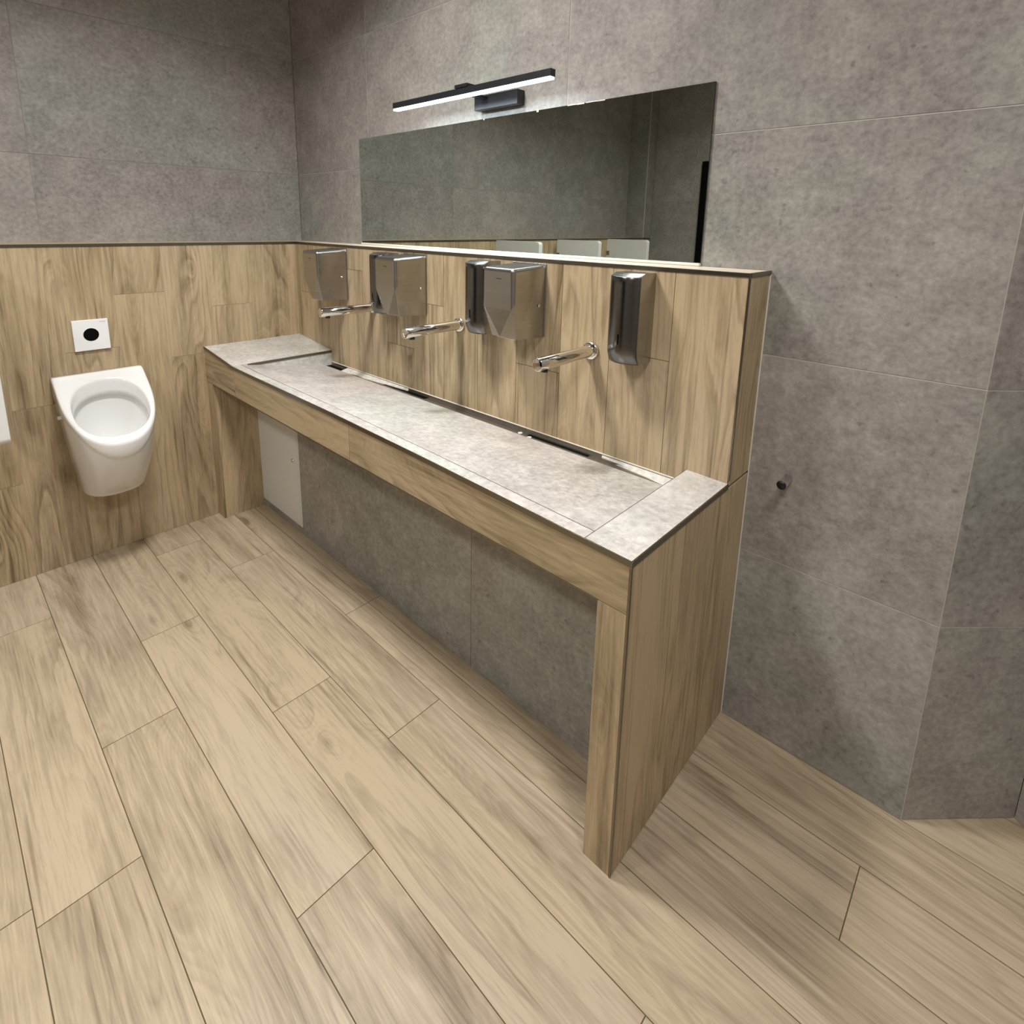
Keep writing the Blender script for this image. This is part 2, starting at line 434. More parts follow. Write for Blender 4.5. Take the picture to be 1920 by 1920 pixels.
# steel edge profiles: along the ledge, across its end, and up the corner
bm = bmesh.new(); box(bm, 0.0, L + 0.001, -T - 0.0025, -T + 0.004, HL - 0.010, HL + 0.0012, bev=0.0008)
struct(mesh_obj('trim_4', bm, M['profile']))
bm = bmesh.new(); box(bm, L - 0.004, L + 0.0025, -T + 0.0045, -0.0005, HL - 0.010, HL + 0.0012, bev=0.0008)
struct(mesh_obj('trim_5', bm, M['profile']))
bm = bmesh.new(); box(bm, L - 0.003, L + 0.0015, -T - 0.0015, -T + 0.004, 0.852, HL - 0.0105, bev=0.0008)
struct(mesh_obj('trim_6', bm, M['profile']))
bm = bmesh.new(); box(bm, L, L + 0.0025, -0.0035, -0.0002, 0.0, HL - 0.002)
struct(mesh_obj('trim_7', bm, M['silicone']))

# ------------------------------------------------------------------ washing counter
cnt = thing('wash_counter', 'long wood-look tiled washing counter with a sloping grey stone trough, open underneath', 'counter', (1.2, -0.4, 0))
cnt_loc = Vector((1.2, -0.4, 0))
def sub(o, par=cnt, loc=cnt_loc):
    o.data.transform(Matrix.Translation(-loc)); o.parent = par; return o

def slab(name, x0, x1, y0, y1, zf, th, mat, n=1, parent=None):
    """slab whose top follows zf(x, y)"""
    bm = bmesh.new(); uv = bm.loops.layers.uv.new('uv'); rn = bm.loops.layers.uv.new('rnd')
    off = (random.uniform(0, 60), random.uniform(0, 60)); r = (random.random(), random.random())
    xs = [x0 + (x1 - x0) * i / n for i in range(n + 1)]
    top = [[bm.verts.new((x, y, zf(x, y))) for y in (y0, y1)] for x in xs]
    bot = [[bm.verts.new((x, y, zf(x, y) - th)) for y in (y0, y1)] for x in xs]
    for i in range(n):
        bm.faces.new((top[i][0], top[i + 1][0], top[i + 1][1], top[i][1]))
        bm.faces.new((bot[i][1], bot[i + 1][1], bot[i + 1][0], bot[i][0]))
        bm.faces.new((bot[i][0], bot[i + 1][0], top[i + 1][0], top[i][0]))
        bm.faces.new((top[i][1], top[i + 1][1], bot[i + 1][1], bot[i][1]))
    bm.faces.new((bot[0][1], bot[0][0], top[0][0], top[0][1])); bm.faces.new((top[n][1], top[n][0], bot[n][0], bot[n][1]))
    for f in bm.faces:
        for lp in f.loops:
            c = lp.vert.co; lp[uv].uv = (c.x + off[0], c.y + c.z * 0.7 + off[1]); lp[rn].uv = r
    return mesh_obj(name, bm, mat, parent)

# stone top: left plate, right plate, front rim, sloping trough floor
XL_, XR_ = 0.342, 2.303
sub(slab('end_plate', 0.001, XL_, -D + 0.002, -T - 0.0005, lambda x, y: zt(x), 0.012, M['top'], 3))
sub(slab('end_plate', XR_, L - 0.002, -D + 0.002, -T - 0.0005, lambda x, y: zt(x) + 0.001, 0.012, M['top'], 2))
YF = -0.612
for xa, xb in ((XL_ + 0.0005, XR_ - 0.003),):
    sub(slab('front_rim', xa, xb, -D + 0.002, YF - 0.001, lambda x, y: zt(x), 0.012, M['top'], 12))
YBK = -0.204
def zs(x, y):
    f = (y - YF) / (YBK - YF); return zt(x) * (1 - f) + 0.800 * f - 0.0005
for xa, xb in ((XL_ + 0.001, XR_ - 0.0030),):
    sub(slab('trough_floor', xa, xb, YF + 0.0014, YBK, zs, 0.010, M['top'], 12))
# grey tiles lining the trough under the plates
for xx in (XL_ - 0.008, XR_ + 0.0):
    bm = bmesh.new()
    hexa(bm, [(xx, YF, 0.74), (xx + 0.008, YF, 0.74), (xx + 0.008, -T - 0.0005, 0.74), (xx, -T - 0.0005, 0.74),
              (xx, YF, zt(xx) - 0.0125), (xx + 0.008, YF, zt(xx) - 0.0125), (xx + 0.008, -T - 0.0005, zt(xx) - 0.0125), (xx, -T - 0.0005, zt(xx) - 0.0125)])
    sub(uv_box(mesh_obj('trough_side', bm, M['top']), 1))
# thin shadow joint filler along the trough (dark silicone)
bm = bmesh.new()
hexa(bm, [(XR_ - 0.0025, -D + 0.003, zt(XR_) - 0.010), (XR_, -D + 0.003, zt(XR_) - 0.010), (XR_, -T - 0.001, zt(XR_) - 0.010), (XR_ - 0.0025, -T - 0.001, zt(XR_) - 0.010),
          (XR_ - 0.0025, -D + 0.003, zt(XR_) + 0.0004), (XR_, -D + 0.003, zt(XR_) + 0.0004), (XR_, -T - 0.001, zt(XR_) + 0.0004), (XR_ - 0.0025, -T - 0.001, zt(XR_) + 0.0004)])
for i in range(8):
    xa = XL_ + (XR_ - XL_) * i / 8; xb = XL_ + (XR_ - XL_) * (i + 1) / 8
    hexa(bm, [(xa, YF - 0.001, zt(xa) - 0.008), (xb, YF - 0.001, zt(xb) - 0.008), (xb, YF + 0.0012, zt(xb) - 0.008), (xa, YF + 0.0012, zt(xa) - 0.008),
              (xa, YF - 0.001, zt(xa) + 0.0002), (xb, YF - 0.001, zt(xb) + 0.0002), (xb, YF + 0.0012, zt(xb) + 0.0002), (xa, YF + 0.0012, zt(xa) + 0.0002)])
sub(mesh_obj('joint_filler', bm, M['joint']))
# steel strip on the underside edge of the left plate
bm = bmesh.new()
hexa(bm, [(XL_, YF + 0.03, zt(XL_) - 0.013), (XL_ + 0.002, YF + 0.03, zt(XL_) - 0.013), (XL_ + 0.002, -T - 0.001, zt(XL_) - 0.013), (XL_, -T - 0.001, zt(XL_) - 0.013),
          (XL_, YF + 0.03, zt(XL_) - 0.001), (XL_ + 0.002, YF + 0.03, zt(XL_) - 0.001), (XL_ + 0.002, -T - 0.001, zt(XL_) - 0.001), (XL_, -T - 0.001, zt(XL_) - 0.001)])
sub(mesh_obj('plate_edging', bm, M['profile']))
# drain channel along the low wall
dc = bmesh.new()
x0, x1 = XL_ + 0.001, XR_ - 0.003
box(dc, x0, x1, YBK + 0.0005, -T - 0.0007, 0.770, 0.7735)
box(dc, x0, x1, YBK + 0.0005, YBK + 0.0025, 0.7735, 0.7985)
box(dc, x0, x1, -T - 0.0030, -T - 0.0007, 0.7735, 0.804)
box(dc, x0, x1, YBK + 0.0025, -T - 0.0032, 0.7885, 0.7905)
box(dc, 1.15, x1, -T - 0.0140, -T - 0.0032, 0.7905, 0.7950)
chan = sub(mesh_obj('drain_channel', dc, M['channel']))
def in_channel(name, bm, mat):
    o = sub(mesh_obj(name, bm, mat)); o.parent = chan; return o
for xa, xb, ya, yb in ((x0 + 0.01, 0.50, YBK + 0.004, -T - 0.010), (0.60, 0.66, YBK + 0.003, YBK + 0.020), (0.70, 0.86, YBK + 0.003, YBK + 0.020), (0.84, 1.14, YBK + 0.030, -T - 0.004), (1.72, 1.98, YBK + 0.028, -T - 0.015)):
    bm = bmesh.new(); box(bm, xa, xb, ya, yb, 0.7906, 0.7912); in_channel('drain_slot', bm, M['bwin'])
for xc, yc in ((1.690, YBK + 0.026), (1.740, YBK + 0.017)):
    bm = bmesh.new(); cyl(bm, (xc, yc, 0.7907), (xc, yc, 0.7935), 0.0085, seg=20); in_channel('screw_cap', bm, M['white'])
bm = bmesh.new(); box(bm, x0, x1, -T - 0.0045, -T - 0.0002, 0.8042, 0.8075, bev=0.001); in_channel('sealant_bead', bm, M['silicone'])
rs = random.Random(5)
for pts in (((0.50, 0.62, 0.70, 0.86, 1.0)), ((2.02, 2.10, 2.19, 2.25, 2.297))):
    bm = bmesh.new(); wl = None
    for i, (xa, xb) in enumerate(zip(pts, pts[1:])):
        last = pts[0] > 2
        w0 = (0.046, 0.026, 0.030, 0.014, 0.004)[i] if not last else (0.004, 0.014, 0.022, 0.034, 0.040)[i]
        w1 = (0.046, 0.026, 0.030, 0.014, 0.004)[i + 1] if not last else (0.004, 0.014, 0.022, 0.034, 0.040)[i + 1]
        hexa(bm, [(xa, -T - 0.003 - w0, 0.7906), (xb, -T - 0.003 - w1, 0.7906), (xb, -T - 0.003, 0.7906), (xa, -T - 0.003, 0.7906),
                  (xa, -T - 0.003 - w0 * 0.9, 0.7935), (xb, -T - 0.003 - w1 * 0.9, 0.7935), (xb, -T - 0.003, 0.8015), (xa, -T - 0.003, 0.8015)])
    bmesh.ops.remove_doubles(bm, verts=bm.verts[:], dist=1e-6)
    in_channel('whitish_patch', bm, M['pale_patch'])  # mottled whitish patches tapering along the back of the channel
# fascia: wood tiles with lengthwise grain; pieces follow the top edge
for xa, xb in ((0.0005, 0.358), (0.360, 1.329), (1.331, L - 0.005)):
    bm = bmesh.new(); n = 6
    for i in range(n):
        p, q = xa + (xb - xa) * i / n, xa + (xb - xa) * (i + 1) / n
        hexa(bm, [(p, -D, zb(p)), (q, -D, zb(q)), (q, -D + 0.010, zb(q)), (p, -D + 0.010, zb(p)),
                  (p, -D, zt(p) - 0.0135), (q, -D, zt(q) - 0.0135), (q, -D + 0.010, zt(q) - 0.0135), (p, -D + 0.010, zt(p) - 0.0135)])
    bmesh.ops.remove_doubles(bm, verts=bm.verts[:], dist=1e-6)
    sub(uv_box(mesh_obj('fascia', bm, M['wood']), 0))
# body behind fascia (core + underside)
bm = bmesh.new()
for i in range(8):
    p, q = 0.079 + (L - 0.09 - 0.079) * i / 8, 0.079 + (L - 0.09 - 0.079) * (i + 1) / 8
    hexa(bm, [(p, -D + 0.0105, zb(p) + 0.002), (q, -D + 0.0105, zb(q) + 0.002), (q, YK, zb(q) + 0.002), (p, YK, zb(p) + 0.002),
              (p, -D + 0.0105, 0.775), (q, -D + 0.0105, 0.775), (q, YK, 0.775), (p, YK, 0.775)])
sub(uv_box(mesh_obj('underside', bm, M['wood']), 0))
# metal profiles round the top edge and the bottom of the fascia
def edge_strip(name, xa, xb, ya, yb, f0, f1, mat, n=10):
    bm = bmesh.new()
    for i in range(n):
        p, q = xa + (xb - xa) * i / n, xa + (xb - xa) * (i + 1) / n
        hexa(bm, [(p, ya, f0(p)), (q, ya, f0(q)), (q, yb, f0(q)), (p, yb, f0(p)), (p, ya, f1(p)), (q, ya, f1(q)), (q, yb, f1(q)), (p, yb, f1(p))])
    bmesh.ops.remove_doubles(bm, verts=bm.verts[:], dist=1e-6)
    return sub(mesh_obj(name, bm, mat))
xs_ = [0.001, 0.36, 1.2, 1.75, L + 0.0015]
for xa, xb in zip(xs_, xs_[1:]):
    pass
edge_strip('edge_profile', 0.001, 0.36, -D - 0.002, -D + 0.0015, lambda x: zt(x) - 0.0128, lambda x: zt(x) + 0.0004, M['profile'], 1)
edge_strip('edge_profile', 0.36, L + 0.002, -D - 0.002, -D + 0.0015, lambda x: zt(x) - 0.0128, lambda x: zt(x) + 0.0004, M['profile'], 12)
edge_strip('edge_profile', 0.079, L - 0.0782, -D - 0.001, -D + 0.012, lambda x: zb(x) - 0.0035, lambda x: zb(x) - 0.0003, M['profile'], 6)
bm = bmesh.new()
hexa(bm, [(L - 0.0015, -D + 0.0016, zt(L) - 0.0125), (L + 0.002, -D + 0.0016, zt(L) - 0.0125), (L + 0.002, -T - 0.003, zt(L) - 0.0125), (L - 0.0015, -T - 0.003, zt(L) - 0.0125),
          (L - 0.0015, -D + 0.0016, zt(L) + 0.0014), (L + 0.002, -D + 0.0016, zt(L) + 0.0014), (L + 0.002, -T - 0.003, zt(L) + 0.0014), (L - 0.0015, -T - 0.003, zt(L) + 0.0014)])
sub(mesh_obj('edge_profile', bm, M['profile']))
# corner profile at the front right corner
bm = bmesh.new(); box(bm, L - 0.0045, L + 0.001, -D - 0.001, -D + 0.0045, 0.0, zt(L) - 0.014, bev=0.0008)
sub(mesh_obj('corner_profile', bm, M['profile']))
# end panel under the counter: front face + side face x = L
def leg(name, x0, x1, label=None):
    pass
bm = bmesh.new(); box(bm, L - 0.078, L - 0.005, -D, -D + 0.010, 0.0, zb(L) - 0.002)
sub(uv_box(mesh_obj('leg_front', bm, M['wood']), 2))
bm = bmesh.new(); box(bm, L - 0.078, L - 0.0115, -D + 0.0105, YK, 0.0, zb(L))
sub(uv_box(mesh_obj('end_panel', bm, M['wood']), 2))
rects = [(-D + 0.005, -0.605, 0, 0.826), (-0.605, -0.400, 0, 0.826), (-0.400, -0.200, 0, 0.348), (-0.400, -0.200, 0.348, 0.826), (-0.200, -0.0035, 0, 0.826)]
sub(tiles('end_cladding', (L, 0, 0), (0, 1, 0), (0, 0, 1), rects, WD, gap=0.0022, grain='b', thick=0.008))
# left leg
bm = bmesh.new(); box(bm, 0.0005, 0.078, -D, -D + 0.010, 0.0, zb(0) - 0.002)
sub(uv_box(mesh_obj('leg_front', bm, M['wood']), 2))
bm = bmesh.new(); box(bm, 0.0005, 0.078, -D + 0.0105, YK, 0.0, zb(0))
sub(uv_box(mesh_obj('end_panel', bm, M['wood']), 2))
# recessed grey wall below
rects = [(0.0005, 0.512, 0, 0.76), (0.512, 1.714, 0, 0.76), (1.714, L - 0.012, 0, 0.76)]
sub(tiles('recess_wall', (0, YK, 0), (1, 0, 0), (0, 0, 1), rects, (M['stone'], M['grout_floor']), gap=0.0016, thick=0.010))

# access hatch in the recessed wall
hx0, hx1, hz0, hz1 = 0.060, 0.512, 0.040, 0.640
hatch = thing('access_hatch', 'white metal access hatch with a round lock set in the grey wall under the counter', 'access panel', (0.286, YK, 0.34))
hl = Vector((0.286, YK, 0.34))
bm = bmesh.new()
for a in ((hx0, hx1, hz0, hz0 + 0.016), (hx0, hx1, hz1 - 0.016, hz1), (hx0, hx0 + 0.012, hz0 + 0.016, hz1 - 0.016), (hx1 - 0.012, hx1, hz0 + 0.016, hz1 - 0.016)):
    box(bm, a[0], a[1], YK - 0.004, YK - 0.0002, a[2], a[3])
sub(mesh_obj('frame', bm, M['white']), hatch, hl)
bm = bmesh.new(); box(bm, hx0 + 0.0135, hx1 - 0.0135, YK - 0.0052, YK - 0.0002, hz0 + 0.0175, hz1 - 0.0175, bev=0.0008)
hd = sub(mesh_obj('door', bm, M['white']), hatch, hl)
bm = bmesh.new(); lathe(bm, (0.452, YK - 0.005, 0.376), (0, -1, 0), [(0, 0.010), (0.004, 0.010), (0.006, 0.007), (0.0065, 0.0)], 24)
box(bm, 0.4505, 0.4535, YK - 0.0130, YK - 0.011, 0.371, 0.381)
lk = sub(mesh_obj('lock', bm, M['chrome']), hatch, hl); lk.parent = hd; lk['label'] = 'small round chrome cam lock'

# ------------------------------------------------------------------ mirror
bm = bmesh.new(); box(bm, 0.443, 2.2245, -0.0062, -0.0012, HL + 0.009, 1.922)
mir = mesh_obj('wall_mirror', bm, [M['mirror'], M['black']])
for p in mir.data.polygons:
    if p.normal.y > -0.5: p.material_index = 1
tag(mir, 'long frameless rectangular mirror on the grey wall above the ledge', 'mirror')
bm = bmesh.new(); box(bm, 0.443, 2.226, -0.014, -0.0003, HL + 0.0005, HL + 0.0088, bev=0.002)
sl = mesh_obj('sealant_bead', bm, M['silicone'], mir)
random.seed(12)
for xx, w, h in ((1.312, 0.006, 0.004), (1.580, 0.009, 0.006), (1.716, 0.045, 0.0022), (1.755, 0.030, 0.0035), (1.790, 0.055, 0.002), (1.835, 0.030, 0.003)):
    bm = bmesh.new(); box(bm, xx, xx + w, -0.0072, -0.0063, 1.922 - h, 1.9222, bev=0.0004)
    mesh_obj('edge_chip', bm, M['silicone'], mir)

# ------------------------------------------------------------------ LED picture light
lz = 1.988; ly = -0.150
lamp = thing('mirror_lamp', 'slim black LED bar lamp glowing cold white on the wall above the mirror', 'lamp', (1.405, 0, lz))
ll = Vector((1.405, 0, lz))
bm = bmesh.new(); box(bm, 0.942, 1.764, ly - 0.0125, ly + 0.0125, lz - 0.009, lz + 0.0135, bev=0.0012)
sub(mesh_obj('bar', bm, M['black']), lamp, ll)
bm = bmesh.new(); box(bm, 0.945, 1.761, ly - 0.0118, ly + 0.0118, lz - 0.0165, lz - 0.0092, bev=0.0015)
dif = sub(mesh_obj('diffuser', bm, M['led']), lamp, ll); dif['label'] = 'glowing white diffuser'
bm = bmesh.new(); box(bm, 1.296, 1.516, -0.040, -0.0005, 1.948, 1.998, bev=0.0015)
sub(mesh_obj('driver_box', bm, M['black']), lamp, ll)
bm = bmesh.new(); box(bm, 1.322, 1.388, ly - 0.0155, ly + 0.030, lz + 0.0138, lz + 0.026, bev=0.002)
box(bm, 1.335, 1.375, ly + 0.014, ly + 0.030, lz - 0.012, lz + 0.020, bev=0.001)
box(bm, 1.340, 1.368, ly + 0.028, -0.038, lz - 0.006, lz + 0.004, bev=0.001)
sub(mesh_obj('bracket', bm, M['black']), lamp, ll)
ar = bpy.data.lights.new('mirror_lamp_light', 'AREA'); ar.shape = 'RECTANGLE'; ar.size = 0.79; ar.size_y = 0.022
ar.energy = 4.5; ar.color = (0.80, 0.91, 1.0)
lo = bpy.data.objects.new('lamp_light', ar); C.objects.link(lo); lo.location = (0, ly, 0 - 0.018); lo.location.x = -0.052; lo.parent = lamp

# ------------------------------------------------------------------ hand dryers
def loft_box(pts, faces, bev, seg=3):
    bm = bmesh.new(); vs = [bm.verts.new(p) for p in pts]
    for f in faces: bm.faces.new([vs[i] for i in f])
    bmesh.ops.recalc_face_normals(bm, faces=bm.faces[:])
    if bev: bmesh.ops.bevel(bm, geom=bm.edges[:] , offset=bev, segments=seg, profile=0.6, affect='EDGES')
    return bm
def make_dryer(label, xr):
    W_, d, zt_, zm, zbm = 0.150, 0.155, 1.388, 1.272, 1.156
    x1 = 0.0; x0 = -W_; xc = -W_ * 0.47
    t = thing('hand_dryer', label, 'hand dryer', (xr, -T, 1.27), 'steel hand dryers on the low wooden wall')
    z = lambda v: v - 1.27
    P = [(x0 + 0.006, -d, z(zt_)), (x1 - 0.006, -d, z(zt_)), (x1 - 0.006, -d, z(zm)), (x0 + 0.006, -d, z(zm)), (xc, -d + 0.008, z(zbm + 0.004)),      # 0-4 front facet
         (x0 + 0.022, -d + 0.032, z(zbm)), (x1 - 0.010, -d + 0.022, z(zbm)),                                      # 5,6 lower corners
         (x0, 0, z(zt_ + 0.008)), (x1, 0, z(zt_ + 0.008)), (x1, 0, z(zbm - 0.005)), (x0 + 0.004, 0, z(zbm - 0.005))]                                # 7-10 back
    F = [(0, 1, 2, 4, 3), (3, 4, 5), (2, 6, 4), (0, 7, 8, 1), (1, 8, 9, 6, 2), (0, 3, 5, 10, 7), (5, 4, 6, 9, 10), (7, 10, 9, 8)]
    bm = bmesh.new(); vs = [bm.verts.new(p) for p in P]
    for f in F: bm.faces.new([vs[i] for i in f])
    bmesh.ops.triangulate(bm, faces=[f for f in bm.faces if len(f.verts) > 4 and abs(f.normal.y) < 2 and f.verts[0] is not None and any(v is vs[6] or v is vs[5] for v in f.verts)])
    bmesh.ops.recalc_face_normals(bm, faces=bm.faces[:])
    bm.edges.ensure_lookup_table()
    # round the outer edges, keep the facets' creases tight
    big, small = [], []
    for e in bm.edges:
        if len(e.link_faces) < 2 or e.calc_face_angle(0) < 0.03: continue
        ids = {vs.index(e.verts[0]), vs.index(e.verts[1])}
        if ids in ({3, 4}, {2, 4}): small.append(e)
        elif max(ids) <= 1 or ids in ({1, 8}, {0, 7}, {1, 2}, {0, 3}): big.append(e)
        elif not ids <= {7, 8, 9, 10}: small.append(e)
    bmesh.ops.bevel(bm, geom=big, offset=0.012, segments=5, profile=0.5, affect='EDGES')
    es = [e for e in bm.edges if len(e.link_faces) == 2 and e.calc_face_angle(0) > 0.25 and all(v.co.y < -0.005 for v in e.verts)]
    bmesh.ops.bevel(bm, geom=es, offset=0.0016, segments=2, profile=0.5, affect='EDGES')
    o = mesh_obj('casing', bm, M['steel'], t)
    for p in o.data.polygons: p.use_smooth = False
    bm = bmesh.new(); box(bm, x0 + 0.003, x1 + 0.003, -0.004, -0.0005, z(zbm - 0.004), z(zt_ + 0.011), bev=0.0012)
    mesh_obj('back_plate', bm, M['steel'], t)
    bm = bmesh.new(); lathe(bm, (x1 - 0.001, -0.030, z(1.262)), (1, 0, 0), [(0, 0.0055), (0.002, 0.0055), (0.0032, 0.003), (0.0035, 0)], 20)
    mesh_obj('screw', bm, M['chrome'], t)
    bm = bmesh.new(); box(bm, xc - 0.011, xc + 0.012, -d - 0.0003, -d + 0.0002, z(1.352), z(1.3550))
    mesh_obj('maker_mark', bm, M['steel_dark'], t)
    bm = bmesh.new(); cyl(bm, (xc, -0.075, z(zbm - 0.002)), (xc, -0.075, z(zbm - 0.0075)), 0.022)
    mesh_obj('air_outlet', bm, M['blackp'], t)
    return t
make_dryer('faceted brushed steel hand dryer beside the left wall, farthest left of the three', 0.525)
make_dryer('faceted brushed steel hand dryer in the middle of the three, behind the leftmost spout', 1.132)
make_dryer('faceted brushed steel hand dryer nearest the camera, between the middle spout and the right spout', 1.761)

# ------------------------------------------------------------------ soap dispensers
def make_disp(label, xc):
    t = thing('soap_dispenser', label, 'soap dispenser', (xc, -T, 1.26), 'steel soap dispensers on the low wooden wall')
    hw, ds, bulge = 0.0485, 0.083, 0.020
    zbot, ztop_f, ztop_b = 1.138 - 1.26, 1.3885 - 1.26, 1.3975 - 1.26
    n = 16
    def sec(k):     # front curve in plan
        a = -1 + 2 * k / n
        return a * hw, -(ds + bulge * (1 - a * a))
    bm = bmesh.new()
    # levels from bottom to top: z, inset of the front (the lowest part curves back)
    lev = [(zbot, 0.015), (zbot + 0.006, 0.011), (zbot + 0.014, 0.007), (zbot + 0.024, 0.0035), (zbot + 0.036, 0.0012), (zbot + 0.05, 0.0), (ztop_f - 0.02, 0.0), (ztop_f - 0.001, 0.0), (ztop_f, 0.0008)]
    rings = []
    for z, ins in lev:
        ring = [bm.verts.new((-hw, 0, z))]
        for k in range(n + 1):
            x, y = sec(k); ring.append(bm.verts.new((x, y + ins, z)))
        ring.append(bm.verts.new((hw, 0, z))); rings.append(ring)
    m = n + 3
    for A, B in zip(rings, rings[1:]):
        for i in range(m - 1):
            f = bm.faces.new((A[i], A[i + 1], B[i + 1], B[i])); f.smooth = 1 <= i <= n
    bm.faces.new(rings[0][::-1])
    # sloping lid: rises from the front edge to the back
    lid = [bm.verts.new((v.co.x * 0.985, min(0, v.co.y * 0.72 if abs(v.co.y) > 0.001 else 0.0), ztop_b)) for v in rings[-1]]
    for i in range(m - 1):
        f = bm.faces.new((rings[-1][i], rings[-1][i + 1], lid[i + 1], lid[i])); f.smooth = False
    bm.faces.new(lid)
    bmesh.ops.remove_doubles(bm, verts=bm.verts[:], dist=1e-5)
    bmesh.ops.recalc_face_normals(bm, faces=bm.faces[:])
    o = mesh_obj('body', bm, M['steel_dark'], t)
    for e in o.data.edges: pass
    me = o.data
    # side walls in lighter brushed steel
    me.materials.append(M['steel'])
    for p in me.polygons:
        if abs(p.normal.x) > 0.93 or p.center.z > ztop_f: p.material_index = 1
    bm = bmesh.new(); ins = 0.0
    yw = -(ds + bulge) 
    box(bm, -0.005, 0.0, yw - 0.0006, yw + 0.004, 1.196 - 1.26, 1.226 - 1.26)
    mesh_obj('level_window', bm, M['bwin'], t)
    bm = bmesh.new(); cyl(bm, (0, -0.055, zbot + 0.001), (0, -0.055, zbot - 0.006), 0.010)
    mesh_obj('nozzle', bm, M['blackp'], t)
    return t
make_disp('narrow dark steel soap dispenser half hidden by the middle hand dryer', 0.893)
make_disp('narrow dark steel soap dispenser half hidden by the hand dryer nearest the camera', 1.503)
make_disp('narrow dark steel soap dispenser standing free at the right end of the low wooden wall', 2.115)

# ------------------------------------------------------------------ wall spouts
def make_tap(label, x, z=1.137):
    t = thing('wall_spout', label, 'faucet', (x, -T, z), 'chrome sensor spouts over the trough')
    R = 0.0195; Lr = 0.270
    bm = bmesh.new(); lathe(bm, (0, 0, 0), (0, -1, 0), [(0.0006, 0.0), (0.0006, 0.0285), (0.006, 0.0285), (0.0105, 0.0275), (0.0120, 0.025), (0.0125, 0.0196)], 48)
    mesh_obj('flange', bm, M['chrome'], t)
    bm = bmesh.new(); lathe(bm, (0, 0, 0), (0, -1, -0.004), [(0.010, R), (Lr - 0.0018, R), (Lr - 0.0005, R - 0.0006), (Lr, R - 0.0018), (Lr + 0.0006, 0.0)], 48)
    mesh_obj('tube', bm, M['chrome'], t)
    bm = bmesh.new(); cyl(bm, (0, -Lr + 0.034, -R + 0.002), (0, -Lr + 0.034, -R - 0.0075), 0.0105, seg=24)
    mesh_obj('aerator', bm, M['blackp'], t)
    return t
make_tap('chrome tube spout farthest left, its root hidden behind the middle hand dryer', 0.742, 1.140)
make_tap('chrome tube spout in the middle of the three, next to the half hidden soap dispenser', 1.337)
make_tap('chrome tube spout farthest right, beside the free standing soap dispenser', 1.957)

# ------------------------------------------------------------------ wall hook
hk = thing('wall_hook', 'short dark chrome peg hook on the bare grey wall right of the counter', 'hook', (2.531, 0, 0.845))
bm = bmesh.new(); lathe(bm, (0, 0, 0), (0, -1, 0), [(0.0005, 0), (0.0005, 0.0115), (0.040, 0.0115), (0.042, 0.0125), (0.060, 0.0125)], 32)
mesh_obj('peg', bm, M['chrome'], hk)
bm = bmesh.new(); lathe(bm, (0, 0, 0), (0, -1, 0), [(0.0601, 0.0123), (0.0615, 0.0118), (0.062, 0.0)], 32)
mesh_obj('end_cap', bm, M['blackp'], hk)['label'] = 'black end cap'

